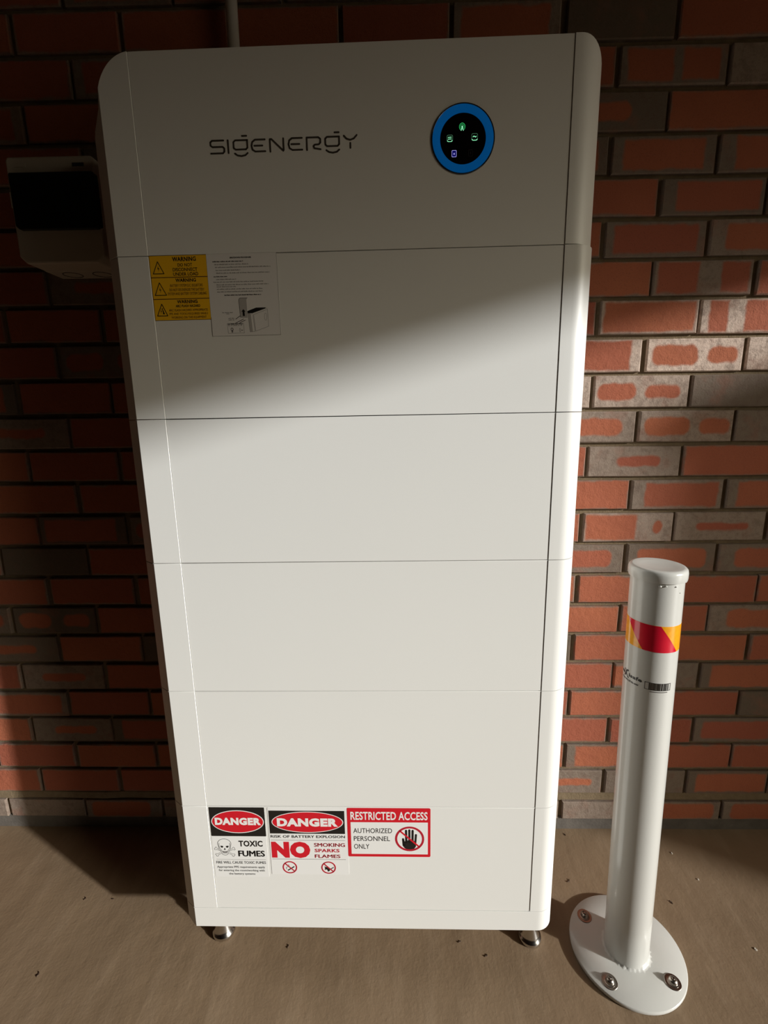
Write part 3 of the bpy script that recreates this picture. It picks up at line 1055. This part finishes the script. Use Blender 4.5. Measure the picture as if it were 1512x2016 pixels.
# danger: risk of battery explosion
S = Sticker('danger_sign', 'white DANGER RISK OF BATTERY EXPLOSION sticker with large red NO', 0.1818, 0.4018, 169.8, 170.5, M['st_white'], r=.002, lift=0.0002)
S.rect('black_panel', 2, 7.4, 164.4, 65, K)
S.shape('white_oval', circ(84.4, 36, 77, 26.4, 56), M['st_white'], 2)
S.shape('red_oval', circ(84.4, 36, 75.2, 24.8, 56), M['red'], 3)
S.text('DANGER', 19, 149.8, 26, 46.6, M['st_white'], .06, 5)
S.text('RISK OF BATTERY EXPLOSION', 3, 164, 69, 75.6, K, .022)
S.rect('rule', 3, 81.4, 164, 82.1, K)
S.text('NO', 3, 87.5, 85.6, 127, M['red'], .075)
S.text('SMOKING', 96.5, 163, 88.8, 97.6, M['dark_red'], .045)
S.text('SPARKS', 97, 151, 103.4, 112, M['dark_red'], .03)
S.text('FLAMES', 97, 152, 118, 126.4, M['dark_red'], .045)
S.rect('rule', 3, 130.3, 164, 131, K)
for cx, kind in ((40.5, 0), (125.5, 1)):
    cy = 152
    if kind == 0:
        S.strokes('cigarette_symbol', [[(cx - 4, cy + 7.5), (cx + 9, cy - 1.5)]], 2.6, K)
        S.strokes('smoke_symbol', [[(cx - 3, cy - 7), (cx - 1.5, cy - 4.6), (cx - 4.5, cy - 1.5), (cx - 7.5, cy), (cx - 8.2, cy + 2.4), (cx - 6.6, cy + 5)]], .9, K)
    else:
        S.shape('flame_symbol', [(cx - 8.6, cy - 4), (cx - 5.6, cy - 1.2), (cx - 3.8, cy - 2.8), (cx - 1.6, cy + 1.0), (cx + 2, cy + 3.8), (cx + 2.4, cy + 8.6), (cx - 2, cy + 10.5), (cx - 3.0, cy + 6), (cx - 5.8, cy + 4.6), (cx - 8.6, cy + 6.8), (cx - 8.0, cy + 2)], K, 2)
        S.strokes('match_symbol', [[(cx + 1, cy + 6), (cx + 10.5, cy - .5)]], 2.0, K)
    S.strokes('prohibition_bar', [[(cx - 10.2, cy - 10.2), (cx + 10.2, cy + 10.2)]], 2.6, M['dark_red'], 4)
    S.ring('prohibition_ring', cx, cy, 16, 13.2, M['dark_red'], 4)

# restricted access
S = Sticker('access_sign', 'red bordered RESTRICTED ACCESS sticker with black hand symbol', 0.3517, 0.4020, 177.2, 122.2, M['red'], r=.003, lift=0.0004)
S.rect('white_panel', 7.2, 35, 171.6, 115.4, M['st_white'])
S.text('RESTRICTED ACCESS', 7.4, 171, 9, 29, M['st_white'], .022)
S.text('AUTHORIZED', 12.5, 95.4, 50, 62, K, .004)
S.text('PERSONNEL', 13, 90.6, 70, 82, K, .004)
S.text('ONLY', 13, 46, 90, 102, K, .004)
hx, hy = 132.7, 76.2
fing = []


def finger(xa, ya, xb, yb, w):
    return [[(xa, ya), (xb, yb)], w]


bm = BM()
for xa, ya, xb, yb, w in ((121.6, 92, 118.6, 76.5, 4.6), (125.6, 85, 125.2, 55.5, 4.9), (132.2, 84, 132.2, 54.5, 4.9), (138.8, 85, 139.2, 55.6, 4.9), (144.6, 89, 146.2, 66, 4.6)):
    stroke(bm, [(xa / 1000, -ya / 1000), (xb / 1000, -yb / 1000)], w / 1000, S.y + .00005, S._y(2))
poly_xz(bm, [(x / 1000, -y / 1000) for x, y in ((123.2, 80), (141.2, 80), (146.6, 88), (146, 96), (142, 101.5), (136, 103), (127, 103), (121.6, 99.5), (117.4, 93), (116.4, 77), (120.8, 77), (121.6, 87))], S.y + .00005, S._y(2))
obj('hand_symbol', bm, K, S.o)
S.strokes('prohibition_bar', [[(hx - 20.6, hy - 20), (hx + 20.6, hy + 20)]], 3.6, M['red'], 4)
S.ring('prohibition_ring', hx, hy, 31.2, 26.6, M['dark_red'], 4)

# ------------------------------------------------------------------ bollard
BX, BY = -0.0766, -0.3276
BOL = empty('bollard', (BX, BY, 0.0), 'white steel bollard with red and yellow reflective band bolted to the floor', 'bollard')
obj('base_plate', lathe(BM(), [(0.118, 0.0), (0.1225, 0.001), (0.1235, 0.004), (0.1232, 0.0082), (0.1215, 0.0098), (0.06, 0.0100), (0.02, 0.0100)], 72), M['enamel'], BOL, smooth=True, ang=45)
PR = 0.0472
PH = 0.940
LEAN = (-0.022, 0.006)
POLE = obj('pole', lathe(BM(), [(PR, 0.008), (PR, 0.1), (PR, 0.5), (PR, PH)], 64), M['enamel'], BOL, smooth=True, ang=50)
sh = Matrix.Identity(4)


def lean(me):
    for v in me.vertices:
        v.co.x += LEAN[0] * v.co.z / PH
        v.co.y += LEAN[1] * v.co.z / PH


lean(POLE.data)
capp = [(PR + .0003, PH - .018), (PR + .0036, PH - .0175), (PR + .0042, PH - .014), (PR + .0044, PH - .004), (PR + .0034, PH + .0015), (PR + .0005, PH + .0045), (PR - .004, PH + .0052), (PR - .016, PH + .0030), (0.01, PH + .0024)]
CAP = obj('cap', lathe(BM(), capp, 64), M['enamel'], BOL, smooth=True, ang=60)
lean(CAP.data)
# weld beads
bm = BM()
rw = random.Random(4)
nb = 96
rings = []
for i in range(nb):
    a = 2 * math.pi * i / nb
    k = 1 + 0.25 * math.sin(i * 1.9) + rw.uniform(-.2, .2)
    row = []
    for j in range(5):
        t = j / 4 * math.pi / 2
        rr_ = PR - 0.0005 + 0.0068 * k * (1 - math.sin(t))
        zz = 0.0098 + 0.0068 * k * (1 - math.cos(t))
        row.append(bm.verts.new((rr_ * math.cos(a), rr_ * math.sin(a), zz)))
    rings.append(row)
for i in range(nb):
    A, B = rings[i], rings[(i + 1) % nb]
    for j in range(4):
        bm.faces.new((A[j], A[j + 1], B[j + 1], B[j]))
obj('weld_bead', bm, M['enamel'], BOL, smooth=True, ang=80)
bm = BM()
for a, s, zz in ((-1.95, .0045, PH - .0235), (-1.75, .0035, PH - .0225), (-.55, .0035, PH - .022), (-1.35, .003, PH - .0235), (-1.1, .0022, PH - .037)):
    m4 = Matrix.Translation(((PR + .0006) * math.cos(a) + LEAN[0], (PR + .0006) * math.sin(a) + LEAN[1], zz)) @ Matrix.Diagonal((s, s, s * .7, 1))
    bmesh.ops.create_icosphere(bm, subdivisions=2, radius=0.6, matrix=m4)
obj('weld_spatter', bm, M['enamel'], BOL, smooth=True, ang=80)['kind'] = 'stuff'


def on_pole(th, z, r):
    return (r * math.cos(th) + LEAN[0] * z / PH, r * math.sin(th) + LEAN[1] * z / PH, z)


def wrap_patch(bm, corners, r, n=12):
    """corners: (theta,z) quad bl, br, tr, tl on the pole"""
    (a, za), (b, zb), (c, zc), (d, zd) = corners
    rows = []
    for j in range(13):
        t = j / 12
        rows.append([bm.verts.new(on_pole((a + (b - a) * i / n) * (1 - t) + (d + (c - d) * i / n) * t, (za + (zb - za) * i / n) * (1 - t) + (zd + (zc - zd) * i / n) * t, r)) for i in range(n + 1)])
    for A, B in zip(rows, rows[1:]):
        for i in range(n):
            bm.faces.new((A[i], A[i + 1], B[i + 1], B[i]))
    return bm


# reflective band: a thin sleeve of alternating slanted red and yellow pieces
TZ0, TZ1 = 0.783, 0.837
band = obj('reflective_band', lathe(BM(), [(PR - .0004, TZ0), (PR + .00025, TZ0), (PR + .00025, TZ1), (PR - .0002, TZ1)], 64, close=False), M['tape_yellow'], BOL, smooth=True, ang=50)
lean(band.data)
NS = 2
W = math.pi / NS
SL = 0.80        # slant: stripes shift to the right going down
TH0 = math.radians(-183.5)
for k in range(NS):
    t0 = TH0 + 2 * W * k
    bm = wrap_patch(BM(), [(t0 + SL, TZ0), (t0 + SL + W * 0.89, TZ0), (t0 + W * 0.89, TZ1), (t0, TZ1)], PR + .0005)
    obj('red_stripe', bm, M['tape_red'], band, smooth=True)

# printed brand and bar code on the pole
TC = math.radians(-97)      # direction facing the camera


def bender(th_ref, r):
    def f(x, y, z):
        return on_pole(th_ref + x / PR, z, r - y)
    return f


zt = 0.713
fB = bender(math.radians(-195.5), PR + 0.0001)
def pole_word(body, x0, x1, z1, z0, bold):
    o = word('printed_lettering', body, x0, x1, z1, z0, 0.0, K, POLE, bold, 0.0002, bend=fB)
    return o


pole_word('ma', 0.000, 0.0115, zt + .0080, zt, .03)
bm = BM()
for s, w in (([(.0105, -.003), (.0125, -.0015), (.0165, .008), (.0195, .0115), (.0215, .011)], .0030), ([(.0105, .0105), (.0130, .0095), (.0170, .001), (.0200, -.0035), (.0225, -.003)], .0024)):
    stroke(bm, [(x, zt + z) for x, z in s], w, 0.0, -0.0002)
for v in bm.verts:
    v.co = Vector(fB(v.co.x, v.co.y, v.co.z))
obj('printed_lettering', bm, K, POLE)
pole_word('isafe', .0235, .0510, zt + .0078, zt, .03)
pole_word('Code: BOLETES-MW', .002, .0455, zt - .0072, zt - .0108, .02)
bm = BM()
x0b, x1b, zb0, zb1 = .0561, .1055, zt - .0105, zt + .0050
stroke(bm, [(x0b, zb0), (x1b, zb0), (x1b, zb1), (x0b, zb1)], .0007, 0, -.0002, True)
# subdivide the long sides so that they follow the curve
for v in bm.verts:
    pass
bm.free()
bm = BM()


def bar(bm, xa, xb, za, zb):
    n = max(1, int((xb - xa) / .002))
    for i in range(n):
        u, v_ = xa + (xb - xa) * i / n, xa + (xb - xa) * (i + 1) / n
        poly_xz(bm, [(u, za), (v_, za), (v_, zb), (u, zb)], 0, -.0002)


for xa, xb, za, zb in ((x0b, x1b, zb0, zb0 + .0008), (x0b, x1b, zb1 - .0008, zb1), (x0b, x0b + .0007, zb0, zb1), (x1b - .0007, x1b, zb0, zb1)):
    bar(bm, xa, xb, za, zb)
rc = random.Random(8)
x = x0b + .0075
bar(bm, x, x + .0014, zb0, zb1)
x += .0022
while x < x1b - .003:
    w = rc.choice((.0003, .0003, .0005, .0008))
    bar(bm, x, x + w, zb0, zb1)
    x += w + rc.choice((.0006, .0009, .0009, .0014))
for v in bm.verts:
    v.co = Vector(fB(v.co.x, v.co.y, v.co.z))
obj('bar_code', bm, K, POLE)
bm = BM()
x = x0b + .010
while x < x1b - .006:
    bar(bm, x, x + .0010, zb0 - .0042, zb0 - .0024)
    x += .0016
for v in bm.verts:
    v.co = Vector(fB(v.co.x, v.co.y, v.co.z))
obj('fine_print', bm, M['grey_ink'], POLE)

for k, a in enumerate((135, 225, 315, 45)):
    a = math.radians(a)
    bx, by = 0.0975 * math.cos(a), 0.0975 * math.sin(a)
    bl = obj('bolt', lathe(BM(), [(0.0118, 0.0100), (0.0122, 0.0108), (0.0118, 0.0122), (0.0095, 0.0128), (0.0092, 0.0135), (0.0088, 0.0160), (0.0070, 0.0185), (0.0052, 0.0195), (0.0046, 0.0172), (0.001, 0.0170)], 28), M['bolt'], BOL, loc=(bx, by, 0), smooth=True, ang=50)
    obj('washer', lathe(BM(), [(0.0165, 0.0096), (0.0168, 0.0106), (0.0162, 0.0114), (0.0100, 0.0114), (0.0100, 0.0096)], 32), M['bolt'], bl, smooth=True, ang=50)
    obj('stud', lathe(BM(), [(0.0030, 0.0150), (0.0030, 0.0205), (0.0022, 0.0215)], 14), M['bolt'], bl, smooth=True, ang=50)

# ------------------------------------------------------------------ breaker enclosure on the wall, left
EX0, EX1, EZ0, EZ1, ED = -1.412, -1.227, 1.5625, 1.7665, 0.118
ENC = empty('breaker_box', ((EX0 + EX1) / 2, 0.0, EZ0), 'grey plastic breaker box with dark hinged window on the brick wall', 'breaker box')
w, h = EX1 - EX0, EZ1 - EZ0
hw = w / 2


def chamf(x0, x1, z0, z1, c):
    return [(x0 + c, z0), (x1 - c, z0), (x1, z0 + c), (x1, z1 - c * .4), (x1 - c * .4, z1), (x0 + c * .4, z1), (x0, z1 - c * .4), (x0, z0 + c)]


obj('back_box', poly_xz(BM(), chamf(-hw, hw, 0, h, .012), 0.0, -0.062), M['box_grey'], ENC, bevel=.003)
obj('front_cover', poly_xz(BM(), chamf(-hw, hw, 0, h, .014), -0.0635, -ED), M['box_grey'], ENC, bevel=.004)
obj('window', poly_xz(BM(), chamf(-hw + .010, hw + .002, .064, h - .034, .006), -ED + .006, -ED - .011), M['smoked'], ENC, bevel=.003)['label'] = 'dark smoked plastic window'
obj('window_clip', box(BM(), (-hw + .006, -ED - .009, .105), (-hw + .012, -ED + .004, .135)), M['box_grey'], ENC, bevel=.001)
for x in (-.062, .060):
    obj('cover_clip', box(BM(), (x - .012, -ED - .0012, h - .020), (x + .012, -ED + .001, h - .014)), M['dark_plastic'] if x > 0 else M['box_grey'], ENC)
for x in (-.035, .035):
    k = obj('knockout', lathe(BM(), [(.019, 0.0), (.0195, -.0010), (.021, -.0010), (.0214, .0)], 32, close=False), M['dark_plastic'], ENC, loc=(x, -.033, 0.0002), smooth=True)

# ------------------------------------------------------------------ conduit behind the tower
cd = obj('conduit', tube(BM(), (-0.947, -0.030, 1.30), (-0.944, -0.030, 2.42), 0.0125, 24), M['pvc'], smooth=True, ang=50)
tag(cd, 'grey plastic conduit running up the bricks from behind the cabinet', 'conduit')
for z in (2.25,):
    cl = obj('saddle_clip', lathe(BM(), [(.0128, -.009), (.0150, -.009), (.0150, .009), (.0128, .009)], 24, close=False), M['pvc'], cd, loc=(-0.9445, -0.030, z), smooth=True)

# ------------------------------------------------------------------ small litter on the floor
rl = random.Random(21)
spots = [(168, 1770, 0), (223, 1770, 0), (76, 1918, 0), (567, 1864, 0), (905, 1854, 0), (958, 1882, 0), (1323, 1680, 1), (1488, 1869, 1), (1375, 1732, 1), (1322, 1777, 0), (1120, 1735, 0), (1112, 1643, 0)]


def floor_hit(u, v_):
    d = Euler(CAM_ROT, 'XYZ').to_matrix() @ Vector(((u - 756) / F_PX, (1008 - v_) / F_PX, -1))
    t = -CAM_LOC[2] / d.z
    return CAM_LOC[0] + d.x * t, CAM_LOC[1] + d.y * t


LITTER = {
    (168, 1770): 'dark leaf scrap left of the cabinet, the one further from its foot',
    (223, 1770): 'dark leaf scrap left of the cabinet, beside the tip of its shadow',
    (76, 1918): 'dark leaf scrap on bare concrete in the bottom left corner of the photo',
    (567, 1864): 'tiny leaf scrap in front of the cabinet, below the no smoking sticker',
    (905, 1854): 'curled leaf scrap in front of the cabinet, left of its right foot',
    (958, 1882): 'tiny leaf scrap in front of the cabinet, between right foot and lower edge',
    (1323, 1680): 'pale stone chip on the floor just right of the bollard pole near the wall',
    (1488, 1869): 'pale stone chip on the floor at the right edge of the photo',
    (1375, 1732): 'pale stone chip on the floor between the wall and the bollard plate',
    (1322, 1777): 'dark twig scrap on the floor right of the bollard pole',
    (1120, 1735): 'dark speck of leaf between the cabinet side and the bollard plate',
    (1112, 1643): 'dark leaf scrap at the foot of the bricks beside the cabinet',
}
for i, (u, v_, kind) in enumerate(spots):
    x, y = floor_hit(u, v_)
    bm = BM()
    n = 7
    s = rl.uniform(.0025, .0042)
    a0 = rl.uniform(0, 6.28)
    rim = []
    for j in range(n):
        a = 2 * math.pi * j / n
        rr_ = s * rl.uniform(.6, 1.1) * (1.0 if kind else (1.5 if j % 4 == 0 else .55))
        rim.append((rr_ * math.cos(a), rr_ * math.sin(a)))
    lo = [bm.verts.new((x_, y_, 0.0)) for x_, y_ in rim]
    hi = [bm.verts.new((x_ * .8, y_ * .8, .0010 + .0012 * abs(x_) / s)) for x_, y_ in rim]
    bm.faces.new(lo)
    bm.faces.new(hi)
    for j in range(n):
        bm.faces.new((lo[j], lo[(j + 1) % n], hi[(j + 1) % n], hi[j]))
    g = obj('grit_chip' if kind else 'leaf_scrap', bm, M['grit'] if kind else M['leaf'], None, loc=(x, y, 0.0), rot=(0, 0, a0))
    tag(g, LITTER[(u, v_)], 'stone chip' if kind else 'leaf', 'stone chips on the floor' if kind else 'leaf scraps on the floor')

# ------------------------------------------------------------------ beyond the right edge of the photo: an unseen block added to shade the wall
SH = empty('added_shade_shed', (5.1, -0.90, 0.0), 'brown hut-shaped block, unseen, added to shade the right of the wall', 'light blocker')
obj('shade_wall', box(BM(), (-1.0, -1.2, 0.0), (1.0, 1.2, 2.55)), M['timber'], SH)
obj('shade_roof', box(BM(), (-1.03, -1.22, 2.55), (1.06, 1.25, 2.70)), M['brick_far'], SH, bevel=.01)
dr = obj('shade_door', box(BM(), (-1.03, -0.45, 0.02), (-1.0, 0.45, 2.0)), M['render_wall'], SH, bevel=.004)
obj('shade_handle', tube(BM(), (-1.06, 0.34, 0.95), (-1.06, 0.34, 1.10), .012), M['chrome'], dr, smooth=True)
